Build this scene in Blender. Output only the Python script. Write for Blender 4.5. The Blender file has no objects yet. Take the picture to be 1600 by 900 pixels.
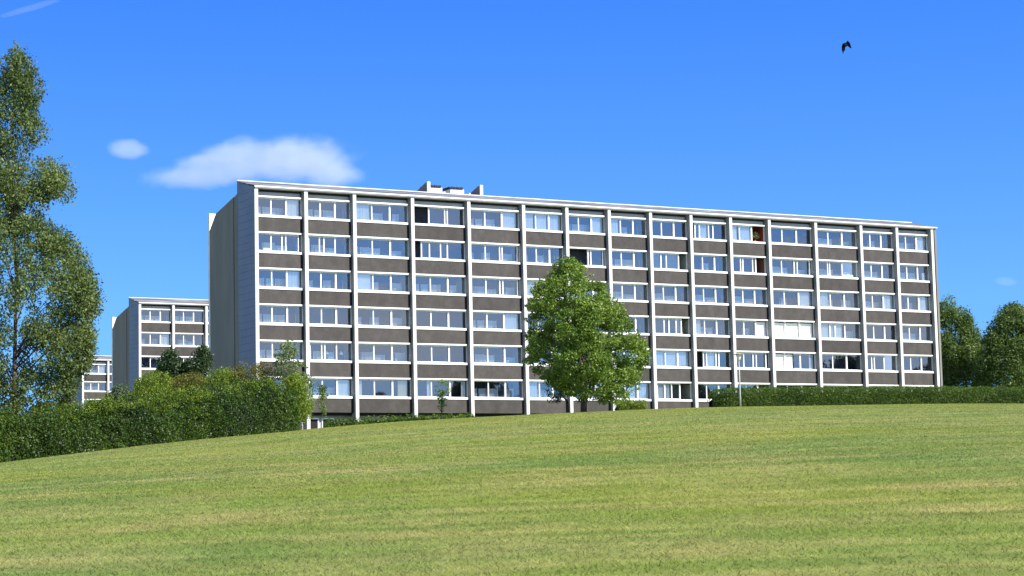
import bpy, bmesh, math, random
import numpy as np
from mathutils import Vector, Matrix

SC = bpy.context.scene
COL = SC.collection
rad = math.radians

# ------------------------------------------------------------------ camera
F, PITCH, ROLL = 3289.35, .10814, -.02247          # focal length in 1600 px widths
cf = np.array([0, math.cos(PITCH), math.sin(PITCH)])
_U = np.array([0, -math.sin(PITCH), math.cos(PITCH)]); _R = np.array([1., 0, 0])
cR = math.cos(ROLL)*_R + math.sin(ROLL)*_U
cU = -math.sin(ROLL)*_R + math.cos(ROLL)*_U
cam_d = bpy.data.cameras.new('camera'); cam = bpy.data.objects.new('camera', cam_d); COL.objects.link(cam)
cam_d.sensor_width = 36; cam_d.lens = F/1600*36; cam_d.clip_start = .5; cam_d.clip_end = 9000
cam.matrix_world = Matrix(((cR[0], cU[0], -cf[0], 0), (cR[1], cU[1], -cf[1], 0), (cR[2], cU[2], -cf[2], 0), (0, 0, 0, 1)))
SC.camera = cam

# ------------------------------------------------------------------ light
SUN = np.array([.82, -.57, 0]); SUN /= np.linalg.norm(SUN)
SUN_EL = rad(38)
sdir = Vector((SUN[0]*math.cos(SUN_EL), SUN[1]*math.cos(SUN_EL), math.sin(SUN_EL)))
sl = bpy.data.lights.new('sun', 'SUN'); sl.energy = 4.9; sl.angle = rad(.53); sl.color = (1, .955, .87)
so = bpy.data.objects.new('sun', sl); COL.objects.link(so)
so.rotation_euler = sdir.to_track_quat('Z', 'Y').to_euler(); so.location = (60, -40, 80)

W = bpy.data.worlds.new('World'); SC.world = W; W.use_nodes = True
nt = W.node_tree; N = nt.nodes; Lk = nt.links; N.clear()
wo = N.new('ShaderNodeOutputWorld'); bg = N.new('ShaderNodeBackground'); sky = N.new('ShaderNodeTexSky')
sky.sky_type = 'NISHITA'; sky.sun_disc = False; sky.sun_elevation = SUN_EL
sky.sun_rotation = math.atan2(SUN[0], SUN[1]); sky.air_density = 1.0; sky.dust_density = .15; sky.ozone_density = 3.5; sky.altitude = 300
tc = N.new('ShaderNodeTexCoord')
lift = N.new('ShaderNodeVectorMath'); lift.operation = 'MULTIPLY_ADD'      # a clean, deep sky down to the horizon
lift.inputs[1].default_value = (1, 1, 1.6); lift.inputs[2].default_value = (0, 0, .24)
nrm = N.new('ShaderNodeVectorMath'); nrm.operation = 'NORMALIZE'
Lk.new(tc.outputs['Generated'], lift.inputs[0]); Lk.new(lift.outputs[0], nrm.inputs[0]); Lk.new(nrm.outputs[0], sky.inputs[0])
hs = N.new('ShaderNodeHueSaturation'); hs.inputs['Saturation'].default_value = 1.22; hs.inputs['Hue'].default_value = .507
Lk.new(sky.outputs[0], hs.inputs['Color'])
sz = N.new('ShaderNodeSeparateXYZ'); Lk.new(tc.outputs['Generated'], sz.inputs[0])
gr = N.new('ShaderNodeValToRGB'); ge = gr.color_ramp.elements
while len(ge) < 5: ge.new(.5)
for i, (p_, c_) in enumerate([(0, (.80, .86, .72)), (.10, (.80, .875, .79)), (.24, (.435, .67, .93)), (.5, (.24, .34, .50)), (1, (.15, .20, .30))]):
    ge[i].position = p_; ge[i].color = (*c_, 1)
Lk.new(sz.outputs['Z'], gr.inputs[0])
gm = N.new('ShaderNodeVectorMath'); gm.operation = 'MULTIPLY'; Lk.new(hs.outputs[0], gm.inputs[0]); Lk.new(gr.outputs[0], gm.inputs[1])
g2 = N.new('ShaderNodeVectorMath'); g2.operation = 'SCALE'; g2.inputs['Scale'].default_value = 2.0*.115/.15; Lk.new(gm.outputs[0], g2.inputs[0])
# loose clouds in the half of the sky that lies behind the photographer
sx = N.new('ShaderNodeSeparateXYZ'); Lk.new(tc.outputs['Generated'], sx.inputs[0])
mk = N.new('ShaderNodeMapRange'); mk.inputs[1].default_value = .35; mk.inputs[2].default_value = -.15; mk.inputs[3].default_value = 0; mk.inputs[4].default_value = 1
Lk.new(sx.outputs['Y'], mk.inputs[0])
mp = N.new('ShaderNodeMapping'); mp.inputs['Scale'].default_value = (1, 1, 2.6); Lk.new(tc.outputs['Generated'], mp.inputs[0])
nz = N.new('ShaderNodeTexNoise'); nz.inputs['Scale'].default_value = 7; nz.inputs['Detail'].default_value = 7; Lk.new(mp.outputs[0], nz.inputs[0])
cr = N.new('ShaderNodeMapRange'); cr.inputs[1].default_value = .45; cr.inputs[2].default_value = .66; cr.inputs[4].default_value = .85
Lk.new(nz.outputs[0], cr.inputs[0])
mm = N.new('ShaderNodeMath'); mm.operation = 'MULTIPLY'; Lk.new(mk.outputs[0], mm.inputs[0]); Lk.new(cr.outputs[0], mm.inputs[1])
mc = N.new('ShaderNodeMixRGB'); mc.inputs[2].default_value = (5, 5.5, 6.4, 1)
Lk.new(mm.outputs[0], mc.inputs[0]); Lk.new(g2.outputs[0], mc.inputs[1])
Lk.new(mc.outputs[0], bg.inputs[0]); bg.inputs[1].default_value = .15
Lk.new(bg.outputs[0], wo.inputs[0])

SC.view_settings.view_transform = 'Standard'; SC.view_settings.look = 'None'; SC.view_settings.gamma = 1
SC.view_settings.use_curve_mapping = False
SC.view_settings.exposure = 0.75
SC.cycles.max_bounces = 8; SC.cycles.transparent_max_bounces = 12; SC.cycles.volume_bounces = 1
SC.cycles.volume_step_rate = 1.0; SC.cycles.volume_max_steps = 64
SC.cycles.sample_clamp_indirect = 6

# ------------------------------------------------------------------ helpers
def tag(o, label=None, cat=None, group=None, kind=None):
    if label: o['label'] = label
    if cat: o['category'] = cat
    if group: o['group'] = group
    if kind: o['kind'] = kind
    return o
def empty(name, loc=(0, 0, 0), rz=0, label=None, cat=None, group=None):
    o = bpy.data.objects.new(name, None); COL.objects.link(o); o.location = loc; o.rotation_euler = (0, 0, rz)
    o.empty_display_size = .5
    return tag(o, label, cat, group)
def ray(px, py):
    d = cf + cR*(px-800)/F - cU*(py-450)/F
    return d/d[1]
def at(px, py, Y):                                  # the place seen at (px, py) that lies Y metres in front
    return ray(px, py)*Y
LC = (.2405, -1.1055, .8672, -.2269)
def ground(x, y):
    x = np.asarray(x, float); y = np.asarray(y, float)
    yc = np.clip(y, -40, 330)
    z = -1.6+.0741*yc-9.47e-5*yc*yc
    q = np.clip(x, -44, 62)/30
    lat = ((LC[0]*q+LC[1])*q+LC[2])*q+LC[3]
    far = np.clip((y-330)/500, 0, 1)
    z = z+lat*np.clip((y+30)/90, 0, 1)
    # slight unevenness of the turf
    z = z+.03*np.sin(x*.31+1)*np.sin(y*.13)*np.clip(y/40, 0, 1)
    return z-9*far
def gz(x, y): return float(ground(x, y))

class MB:
    def __init__(s): s.v = []; s.f = []; s.m = []
    def quad(s, pts, m=0):
        n = len(s.v); s.v += [tuple(p) for p in pts]; s.f.append(tuple(range(n, n+len(pts)))); s.m.append(m)
    def box(s, x0, x1, y0, y1, z0, z1, m=0):
        n = len(s.v)
        s.v += [(x0,y0,z0),(x1,y0,z0),(x1,y1,z0),(x0,y1,z0),(x0,y0,z1),(x1,y0,z1),(x1,y1,z1),(x0,y1,z1)]
        for f in ((0,3,2,1),(4,5,6,7),(0,1,5,4),(1,2,6,5),(2,3,7,6),(3,0,4,7)):
            s.f.append(tuple(n+i for i in f)); s.m.append(m)
    def prism(s, prof, x0, x1, m=0):                # prof: (y, z) outline, clockwise or not; swept along x
        n = len(s.v); k = len(prof)
        s.v += [(x0, a, b) for a, b in prof]+[(x1, a, b) for a, b in prof]
        s.f.append(tuple(range(n, n+k))); s.m.append(m)
        s.f.append(tuple(range(n+2*k-1, n+k-1, -1))); s.m.append(m)
        for i in range(k):
            j = (i+1) % k; s.f.append((n+i, n+k+i, n+k+j, n+j)); s.m.append(m)
    def tube(s, pts, rs, seg=8, m=0, cap=True):
        pts = [np.array(p, float) for p in pts]; rings = []
        for i, p in enumerate(pts):
            d = pts[min(i+1, len(pts)-1)]-pts[max(i-1, 0)]; d = d/(np.linalg.norm(d)+1e-9)
            a = np.cross(d, [0, 0, 1] if abs(d[2]) < .9 else [1, 0, 0]); a /= np.linalg.norm(a); b = np.cross(d, a)
            n = len(s.v); r = rs[i]
            for k in range(seg):
                t = 2*math.pi*k/seg; s.v.append(tuple(p+a*r*math.cos(t)+b*r*math.sin(t)))
            rings.append(n)
        for i in range(len(pts)-1):
            for k in range(seg):
                q = (k+1) % seg; s.f.append((rings[i]+k, rings[i]+q, rings[i+1]+q, rings[i+1]+k)); s.m.append(m)
        if cap:
            s.f.append(tuple(rings[0]+k for k in range(seg))[::-1]); s.m.append(m)
            s.f.append(tuple(rings[-1]+k for k in range(seg))); s.m.append(m)
    def build(s, name, mats, parent=None, smooth=False, loc=None):
        me = bpy.data.meshes.new(name); me.from_pydata(s.v, [], s.f)
        if not isinstance(mats, (list, tuple)): mats = [mats]
        for x in mats: me.materials.append(x)
        me.polygons.foreach_set('material_index', s.m)
        me.update()
        bm = bmesh.new(); bm.from_mesh(me); bmesh.ops.recalc_face_normals(bm, faces=bm.faces); bm.to_mesh(me); bm.free()
        if smooth: me.polygons.foreach_set('use_smooth', [True]*len(me.polygons))
        o = bpy.data.objects.new(name, me); COL.objects.link(o)
        if parent: o.parent = parent
        if loc is not None: o.location = loc
        return o
def dup(src, parent, loc=None):
    c = src.copy(); COL.objects.link(c); c.parent = parent
    if loc is not None: c.location = loc
    return c

# ------------------------------------------------------------------ materials
def newmat(name):
    m = bpy.data.materials.new(name); m.use_nodes = True; n = m.node_tree
    for x in list(n.nodes): n.nodes.remove(x)
    out = n.nodes.new('ShaderNodeOutputMaterial'); b = n.nodes.new('ShaderNodeBsdfPrincipled'); n.links.new(b.outputs[0], out.inputs[0])
    return m, n, b, out
def ramp(n, pairs):
    r = n.nodes.new('ShaderNodeValToRGB'); e = r.color_ramp.elements
    while len(e) < len(pairs): e.new(.5)
    for i, (p, c) in enumerate(pairs): e[i].position = p; e[i].color = (*c, 1)
    return r
def rough_mat(name, c1, c2, scale, rough=.85, bump=0, detail=6, spec=.3, stretch=(1, 1, 1), c3=None, coord='Object', lo=.3, hi=.7):
    m, n, b, out = newmat(name)
    t = n.nodes.new('ShaderNodeTexCoord'); mp = n.nodes.new('ShaderNodeMapping'); mp.inputs['Scale'].default_value = stretch
    n.links.new(t.outputs[coord], mp.inputs[0])
    z = n.nodes.new('ShaderNodeTexNoise'); z.inputs['Scale'].default_value = scale; z.inputs['Detail'].default_value = detail; z.inputs['Roughness'].default_value = .6
    n.links.new(mp.outputs[0], z.inputs[0])
    r = ramp(n, [(lo, c1), (hi, c2)] if c3 is None else [(lo, c1), ((lo+hi)/2, c2), (hi, c3)])
    n.links.new(z.outputs[0], r.inputs[0]); n.links.new(r.outputs[0], b.inputs['Base Color'])
    b.inputs['Roughness'].default_value = rough; b.inputs['Specular IOR Level'].default_value = spec
    if bump:
        bp = n.nodes.new('ShaderNodeBump'); bp.inputs['Strength'].default_value = bump; bp.inputs['Distance'].default_value = .05
        n.links.new(z.outputs[0], bp.inputs['Height']); n.links.new(bp.outputs[0], b.inputs['Normal'])
    return m
M = {}
M['white'] = rough_mat('white_paint', (.62, .62, .60), (.80, .80, .78), 1.3, .5, lo=.25, hi=.6)
M['frame'] = rough_mat('white_frame', (.74, .74, .73), (.82, .82, .81), 3, .4)
M['colfront'] = rough_mat('lit_column_front', (.52, .51, .495), (.66, .65, .63), 2.2, .7, stretch=(1, 1, .3), lo=.28, hi=.62)  # column concrete in its lit tone, sunlight put into the colour
M['concrete'] = rough_mat('shaded_pilaster_concrete', (.20, .20, .20), (.27, .27, .265), 2.2, .75, stretch=(1, 1, .35), lo=.28, hi=.62)  # column concrete darkened, shade of the sides put into the colour
M['greyboard'] = rough_mat('grey_board', (.30, .30, .30), (.36, .36, .36), 1.5, .7)
M['dark'] = rough_mat('dark_gap_and_shade', (.012, .011, .013), (.022, .02, .022), 2, .9)
M['cladding'] = rough_mat('ribbed_cladding', (.14, .165, .235), (.185, .21, .285), .6, .55, stretch=(1, 1, .5))
M['render'] = rough_mat('grey_render', (.17, .165, .15), (.22, .215, .195), .7, .9, stretch=(1, 1, .25))
M['roof'] = rough_mat('roof_sheet', (.08, .08, .09), (.17, .17, .185), 1.0, .55, stretch=(.22, 2.6, 1), detail=8, c3=(.55, .54, .54), lo=.36, hi=.68)
M['metal'] = rough_mat('roof_metal', (.5, .5, .5), (.7, .7, .7), 2, .4)
M['room'] = rough_mat('balcony_plaster', (.50, .53, .50), (.60, .63, .60), 1, .9)
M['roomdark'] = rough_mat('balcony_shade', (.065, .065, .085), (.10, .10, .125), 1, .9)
M['curtain'] = rough_mat('curtain_cloth', (.66, .70, .72), (.88, .90, .90), 9, .9, stretch=(1, 1, .02), lo=.35, hi=.65)
M['whitecurtain'] = rough_mat('white_curtain_cloth', (.86, .86, .84), (.92, .92, .91), 6, .9, stretch=(1, 1, .02))
M['creamcurtain'] = rough_mat('cream_curtain_cloth', (.62, .56, .36), (.78, .74, .58), 9, .9, stretch=(1, 1, .02))
M['redwall'] = rough_mat('red_plaster', (.28, .035, .025), (.36, .06, .035), 2, .8)
M['brownwall'] = rough_mat('brown_boards', (.22, .09, .055), (.30, .13, .08), 2, .8, stretch=(1, 1, 6))
M['sage'] = rough_mat('sage_plaster', (.24, .27, .22), (.3, .33, .28), 2, .8)
M['bark'] = rough_mat('bark', (.045, .035, .025), (.13, .10, .075), 6, .95, bump=.6, stretch=(1, 1, .3))
M['birchbark'] = rough_mat('birch_bark', (.06, .05, .045), (.55, .53, .48), 3, .9, bump=.3, stretch=(.4, .4, 2), lo=.38, hi=.5)
M['black'] = rough_mat('black_paint', (.015, .015, .018), (.03, .03, .035), 4, .5)
M['terracotta'] = rough_mat('terracotta', (.28, .09, .05), (.38, .14, .08), 5, .8)
M['crow'] = rough_mat('black_feather', (.003, .003, .007), (.010, .010, .018), 12, .7, spec=.1)
M['lampgrey'] = rough_mat('galvanised_pole', (.28, .29, .29), (.42, .42, .42), 4, .45)
M['lampglobe'] = rough_mat('lamp_bowl', (.68, .64, .52), (.8, .77, .68), 4, .3)

def spandrel_mat():
    m, n, b, out = newmat('brown_aggregate')
    t = n.nodes.new('ShaderNodeTexCoord'); oi = n.nodes.new('ShaderNodeObjectInfo')
    ad = n.nodes.new('ShaderNodeVectorMath'); ad.operation = 'ADD'
    n.links.new(t.outputs['Object'], ad.inputs[0]); n.links.new(oi.outputs['Location'], ad.inputs[1])
    z = n.nodes.new('ShaderNodeTexNoise'); z.inputs['Scale'].default_value = 1.4; z.inputs['Detail'].default_value = 9; z.inputs['Roughness'].default_value = .7
    n.links.new(ad.outputs[0], z.inputs[0])
    z2 = n.nodes.new('ShaderNodeTexNoise'); z2.inputs['Scale'].default_value = 22; z2.inputs['Detail'].default_value = 4
    n.links.new(ad.outputs[0], z2.inputs[0])
    mx = n.nodes.new('ShaderNodeMath'); mx.operation = 'MULTIPLY_ADD'; mx.inputs[1].default_value = .45; n.links.new(z2.outputs[0], mx.inputs[0])
    m2 = n.nodes.new('ShaderNodeMath'); m2.operation = 'MULTIPLY'; m2.inputs[1].default_value = .6; n.links.new(z.outputs[0], m2.inputs[0]); n.links.new(m2.outputs[0], mx.inputs[2])
    r = ramp(n, [(.34, (.037, .032, .030)), (.52, (.054, .047, .043)), (.70, (.080, .070, .063))])
    n.links.new(mx.outputs[0], r.inputs[0])
    # each panel cast a little lighter or darker
    hv = n.nodes.new('ShaderNodeHueSaturation'); mr = n.nodes.new('ShaderNodeMapRange'); mr.inputs[3].default_value = .88; mr.inputs[4].default_value = 1.14
    n.links.new(oi.outputs['Random'], mr.inputs[0]); n.links.new(mr.outputs[0], hv.inputs['Value']); n.links.new(r.outputs[0], hv.inputs['Color'])
    n.links.new(hv.outputs[0], b.inputs['Base Color'])
    b.inputs['Roughness'].default_value = .9
    # rain streaks and weathering down the faces
    mps = n.nodes.new('ShaderNodeMapping'); mps.inputs['Scale'].default_value = (1.1, 1.1, .3); n.links.new(ad.outputs[0], mps.inputs[0])
    z4 = n.nodes.new('ShaderNodeTexNoise'); z4.inputs['Scale'].default_value = 1.5; z4.inputs['Detail'].default_value = 5; n.links.new(mps.outputs[0], z4.inputs[0])
    m4 = n.nodes.new('ShaderNodeMapRange'); m4.inputs[1].default_value = .3; m4.inputs[2].default_value = .75; m4.inputs[3].default_value = .9; m4.inputs[4].default_value = 1.2; n.links.new(z4.outputs[0], m4.inputs[0])
    h4 = n.nodes.new('ShaderNodeHueSaturation'); n.links.new(m4.outputs[0], h4.inputs['Value']); n.links.new(hv.outputs[0], h4.inputs['Color']); n.links.new(h4.outputs[0], b.inputs['Base Color'])
    bp = n.nodes.new('ShaderNodeBump'); bp.inputs['Strength'].default_value = .5; bp.inputs['Distance'].default_value = .03
    n.links.new(z2.outputs[0], bp.inputs['Height']); n.links.new(bp.outputs[0], b.inputs['Normal'])
    return m
M['brown'] = spandrel_mat()

def glass_mat():
    m, n, b, out = newmat('window_glass'); n.nodes.remove(b)
    g = n.nodes.new('ShaderNodeBsdfGlossy'); g.inputs['Roughness'].default_value = .02; g.inputs['Color'].default_value = (.92, .95, 1, 1)
    t = n.nodes.new('ShaderNodeBsdfTransparent'); t.inputs['Color'].default_value = (.88, .93, .96, 1)
    tcn = n.nodes.new('ShaderNodeTexCoord'); nz_ = n.nodes.new('ShaderNodeTexNoise'); nz_.inputs['Scale'].default_value = .9; nz_.inputs['Detail'].default_value = 1
    n.links.new(tcn.outputs['Object'], nz_.inputs[0])
    bp = n.nodes.new('ShaderNodeBump'); bp.inputs['Strength'].default_value = .12; bp.inputs['Distance'].default_value = .05
    n.links.new(nz_.outputs[0], bp.inputs['Height']); n.links.new(bp.outputs[0], g.inputs['Normal'])
    f = n.nodes.new('ShaderNodeFresnel'); f.inputs['IOR'].default_value = 1.5
    mr = n.nodes.new('ShaderNodeMapRange'); mr.inputs[1].default_value = .04; mr.inputs[2].default_value = .5; mr.inputs[3].default_value = .17; mr.inputs[4].default_value = .85
    n.links.new(f.outputs[0], mr.inputs[0])
    x = n.nodes.new('ShaderNodeMixShader'); n.links.new(mr.outputs[0], x.inputs[0]); n.links.new(t.outputs[0], x.inputs[1]); n.links.new(g.outputs[0], x.inputs[2])
    n.links.new(x.outputs[0], out.inputs[0])
    return m
M['glass'] = glass_mat()

def leaf_mat(name, dark, mid, light, trans=.35, rough=.5, scale=.6, tint=None):
    m, n, b, out = newmat(name)
    g = n.nodes.new('ShaderNodeNewGeometry'); t = n.nodes.new('ShaderNodeTexCoord')
    z = n.nodes.new('ShaderNodeTexNoise'); z.inputs['Scale'].default_value = scale; z.inputs['Detail'].default_value = 3
    n.links.new(t.outputs['Object'], z.inputs[0])
    a = n.nodes.new('ShaderNodeMath'); a.operation = 'MULTIPLY_ADD'; a.inputs[1].default_value = .5
    n.links.new(g.outputs['Random Per Island'], a.inputs[0])
    a2 = n.nodes.new('ShaderNodeMath'); a2.operation = 'MULTIPLY_ADD'; a2.inputs[1].default_value = 1.1; a2.inputs[2].default_value = -.3
    n.links.new(z.outputs[0], a2.inputs[0]); n.links.new(a2.outputs[0], a.inputs[2])
    r = ramp(n, [(.1, dark), (.5, mid), (.95, light)]); n.links.new(a.outputs[0], r.inputs[0])
    col = r.outputs[0]
    if tint is not None:                            # shoots of another colour in patches
        z3 = n.nodes.new('ShaderNodeTexNoise'); z3.inputs['Scale'].default_value = tint[1]; z3.inputs['Detail'].default_value = 3
        n.links.new(t.outputs['Object'], z3.inputs[0])
        mr = n.nodes.new('ShaderNodeMapRange'); mr.inputs[1].default_value = tint[2]; mr.inputs[2].default_value = tint[2]+.1
        n.links.new(z3.outputs[0], mr.inputs[0])
        mx = n.nodes.new('ShaderNodeMixRGB'); mx.inputs[2].default_value = (*tint[0], 1); n.links.new(mr.outputs[0], mx.inputs[0]); n.links.new(col, mx.inputs[1]); col = mx.outputs[0]
    n.links.new(col, b.inputs['Base Color']); b.inputs['Roughness'].default_value = rough; b.inputs['Specular IOR Level'].default_value = .35
    tr = n.nodes.new('ShaderNodeBsdfTranslucent')
    hv = n.nodes.new('ShaderNodeHueSaturation'); hv.inputs['Value'].default_value = 1.5; hv.inputs['Saturation'].default_value = 1.1; hv.inputs['Hue'].default_value = .49
    n.links.new(col, hv.inputs['Color']); n.links.new(hv.outputs[0], tr.inputs[0])
    x = n.nodes.new('ShaderNodeMixShader'); x.inputs[0].default_value = trans
    n.links.new(b.outputs[0], x.inputs[1]); n.links.new(tr.outputs[0], x.inputs[2]); n.links.new(x.outputs[0], out.inputs[0])
    return m
M['maple'] = leaf_mat('maple_leaf', (.05, .10, .014), (.13, .21, .028), (.29, .39, .08), trans=.3, scale=.5)
M['birch'] = leaf_mat('birch_leaf', (.035, .062, .016), (.105, .15, .036), (.21, .26, .085), trans=.28, scale=.35)
M['hedge'] = leaf_mat('hedge_leaf', (.012, .030, .004), (.036, .078, .007), (.105, .165, .014), trans=.2, scale=.42)
M['hedge2'] = leaf_mat('clipped_hedge_leaf', (.024, .056, .005), (.062, .12, .010), (.125, .19, .02), trans=.2, scale=.9)
M['yellowgreen'] = leaf_mat('yellowgreen_leaf', (.06, .11, .012), (.15, .22, .02), (.27, .34, .045), scale=.7)
M['rust'] = leaf_mat('rusty_leaf', (.06, .09, .014), (.13, .14, .025), (.26, .19, .06), scale=.8)
M['pale'] = leaf_mat('pale_leaf', (.09, .14, .05), (.17, .23, .09), (.28, .34, .16), scale=.6)
M['dark_tree'] = leaf_mat('dark_leaf', (.012, .030, .010), (.030, .06, .018), (.075, .12, .038), trans=.2, scale=.5)
M['lime'] = leaf_mat('lime_tree_leaf', (.025, .052, .012), (.088, .145, .03), (.20, .27, .075), scale=.45)
M['grey_leaf'] = leaf_mat('greyish_leaf', (.04, .075, .04), (.09, .135, .07), (.16, .21, .12), scale=.6)
M['core'] = rough_mat('dark_hedge_core', (.010, .016, .006), (.02, .03, .01), 3, .95)

# ------------------------------------------------------------------ lawn
def lawn_mat():
    m, n, b, out = newmat('mown_lawn')
    g = n.nodes.new('ShaderNodeNewGeometry')
    def noise(scale, detail, stretch=(1, 1, 1), rot=0, rough=.55):
        mp = n.nodes.new('ShaderNodeMapping'); mp.inputs['Scale'].default_value = stretch; mp.inputs['Rotation'].default_value = (0, 0, rot)
        n.links.new(g.outputs['Position'], mp.inputs[0])
        z = n.nodes.new('ShaderNodeTexNoise'); z.inputs['Scale'].default_value = scale; z.inputs['Detail'].default_value = detail; z.inputs['Roughness'].default_value = rough
        n.links.new(mp.outputs[0], z.inputs[0]); return z.outputs[0]
    big = noise(.055, 3); mid = noise(.30, 8, (1, 1.2, 1), .35, .72); fine = noise(2.2, 8, rough=.8); streak = noise(.8, 3, (.22, 1.6, 1), .12, .6)
    def mixc(fac, a, bb, lo, hi):
        mr = n.nodes.new('ShaderNodeMapRange'); mr.inputs[1].default_value = lo; mr.inputs[2].default_value = hi; n.links.new(fac, mr.inputs[0])
        x = n.nodes.new('ShaderNodeMixRGB'); n.links.new(mr.outputs[0], x.inputs[0])
        for i, c in ((1, a), (2, bb)):
            if isinstance(c, tuple): x.inputs[i].default_value = (*c, 1)
            else: n.links.new(c, x.inputs[i])
        return x.outputs[0]
    green = mixc(big, (.150, .215, .056), (.195, .238, .042), .38, .6)       # blue-green to yellow-green
    tan_ = (.37, .30, .125)
    add = n.nodes.new('ShaderNodeMath'); add.operation = 'MULTIPLY_ADD'; add.inputs[1].default_value = .72; n.links.new(mid, add.inputs[0])
    s2 = n.nodes.new('ShaderNodeMath'); s2.operation = 'MULTIPLY'; s2.inputs[1].default_value = .28; n.links.new(streak, s2.inputs[0]); n.links.new(s2.outputs[0], add.inputs[2])
    c = mixc(add.outputs[0], green, tan_, .44, .76)
    c = mixc(streak, c, (.12, .17, .055), .62, .40) if False else c
    v = n.nodes.new('ShaderNodeMapRange'); v.inputs[1].default_value = .25; v.inputs[2].default_value = .75; v.inputs[3].default_value = .74; v.inputs[4].default_value = 1.24
    n.links.new(fine, v.inputs[0])
    hv = n.nodes.new('ShaderNodeHueSaturation'); n.links.new(v.outputs[0], hv.inputs['Value']); n.links.new(c, hv.inputs['Color'])
    v2 = n.nodes.new('ShaderNodeMapRange'); v2.inputs[1].default_value = .3; v2.inputs[2].default_value = .7; v2.inputs[3].default_value = .88; v2.inputs[4].default_value = 1.11
    n.links.new(streak, v2.inputs[0])
    hv2 = n.nodes.new('ShaderNodeHueSaturation'); n.links.new(v2.outputs[0], hv2.inputs['Value']); n.links.new(hv.outputs[0], hv2.inputs['Color'])
    # worm casts and bare specks of soil
    sp = noise(3.1, 2, (1, .5, 1)); soil = mixc(sp, hv2.outputs[0], (.10, .065, .035), .735, .76)
    n.links.new(soil, b.inputs['Base Color']); b.inputs['Roughness'].default_value = .95; b.inputs['Specular IOR Level'].default_value = .15
    bp = n.nodes.new('ShaderNodeBump'); bp.inputs['Strength'].default_value = .7; bp.inputs['Distance'].default_value = .04
    n.links.new(fine, bp.inputs['Height']); n.links.new(bp.outputs[0], b.inputs['Normal'])
    return m
M['lawn'] = lawn_mat()
ys = np.concatenate([np.linspace(-60, 8, 18), np.linspace(10, 60, 60), np.linspace(61, 215, 130), np.geomspace(220, 3500, 40)])
xs = np.concatenate([-np.geomspace(1500, 72, 18), np.linspace(-70, 80, 140), np.geomspace(82, 1500, 18)])
X, Y = np.meshgrid(xs, ys); Z = ground(X, Y)
nx, ny = len(xs), len(ys)
verts = np.stack([X.ravel(), Y.ravel(), Z.ravel()], 1)
idx = np.arange(nx*ny).reshape(ny, nx)
faces = np.stack([idx[:-1, :-1].ravel(), idx[:-1, 1:].ravel(), idx[1:, 1:].ravel(), idx[1:, :-1].ravel()], 1)
def np_mesh(name, verts, faces, mats, parent=None, smooth=False, mi=None):
    me = bpy.data.meshes.new(name); nv, nf, k = len(verts), len(faces), faces.shape[1]
    me.vertices.add(nv); me.vertices.foreach_set('co', np.ascontiguousarray(verts, dtype=np.float32).ravel())
    me.loops.add(nf*k); me.loops.foreach_set('vertex_index', np.ascontiguousarray(faces, dtype=np.int32).ravel())
    me.polygons.add(nf); me.polygons.foreach_set('loop_start', np.arange(0, nf*k, k, dtype=np.int32))
    me.polygons.foreach_set('loop_total', np.full(nf, k, dtype=np.int32))
    for x in (mats if isinstance(mats, (list, tuple)) else [mats]): me.materials.append(x)
    if mi is not None: me.polygons.foreach_set('material_index', mi)
    if smooth: me.polygons.foreach_set('use_smooth', np.ones(nf, dtype=bool))
    me.update(calc_edges=True)
    o = bpy.data.objects.new(name, me); COL.objects.link(o)
    if parent: o.parent = parent
    return o
g_o = np_mesh('lawn', verts, faces, M['lawn'], smooth=True); tag(g_o, kind='structure')

# blades of the nearest turf
rg = np.random.default_rng(4)
NB = 300000
yy = 13.5+rg.beta(1.3, 2.4, NB)*50
xx = (rg.random(NB)*2-1)*(.262*yy+1.2)
pz = ground(xx, yy)
hgt = rg.uniform(.012, .035, NB); wid = rg.uniform(.004, .009, NB)*(yy/20)**.5; th_ = rg.uniform(0, 2*math.pi, NB)
lx, ly = rg.normal(0, .04, NB), rg.normal(0, .04, NB)
NF = 380000                                        # coarser tufts farther up the slope
yf = 33+rg.beta(1.1, 1.25, NF)*112; xf = (rg.random(NF)*2-1)*(.265*yf+2)
yy = np.concatenate([yy, yf]); xx = np.concatenate([xx, xf]); pz = ground(xx, yy)
hgt = np.concatenate([hgt, rg.uniform(.010, .030, NF)]); wid = np.concatenate([wid, rg.uniform(.010, .028, NF)*(yf/80)**.5])
NB = NB+NF; th_ = rg.uniform(0, 2*math.pi, NB); lx, ly = rg.normal(0, .04, NB), rg.normal(0, .04, NB)
a = np.stack([xx+np.cos(th_)*wid, yy+np.sin(th_)*wid, pz-.004], 1); b_ = np.stack([xx-np.cos(th_)*wid, yy-np.sin(th_)*wid, pz-.004], 1)
c_ = np.stack([xx+lx, yy+ly, pz+hgt], 1)
V = np.stack([a, b_, c_], 1).reshape(-1, 3); Fc = np.arange(NB*3).reshape(-1, 3)
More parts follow.
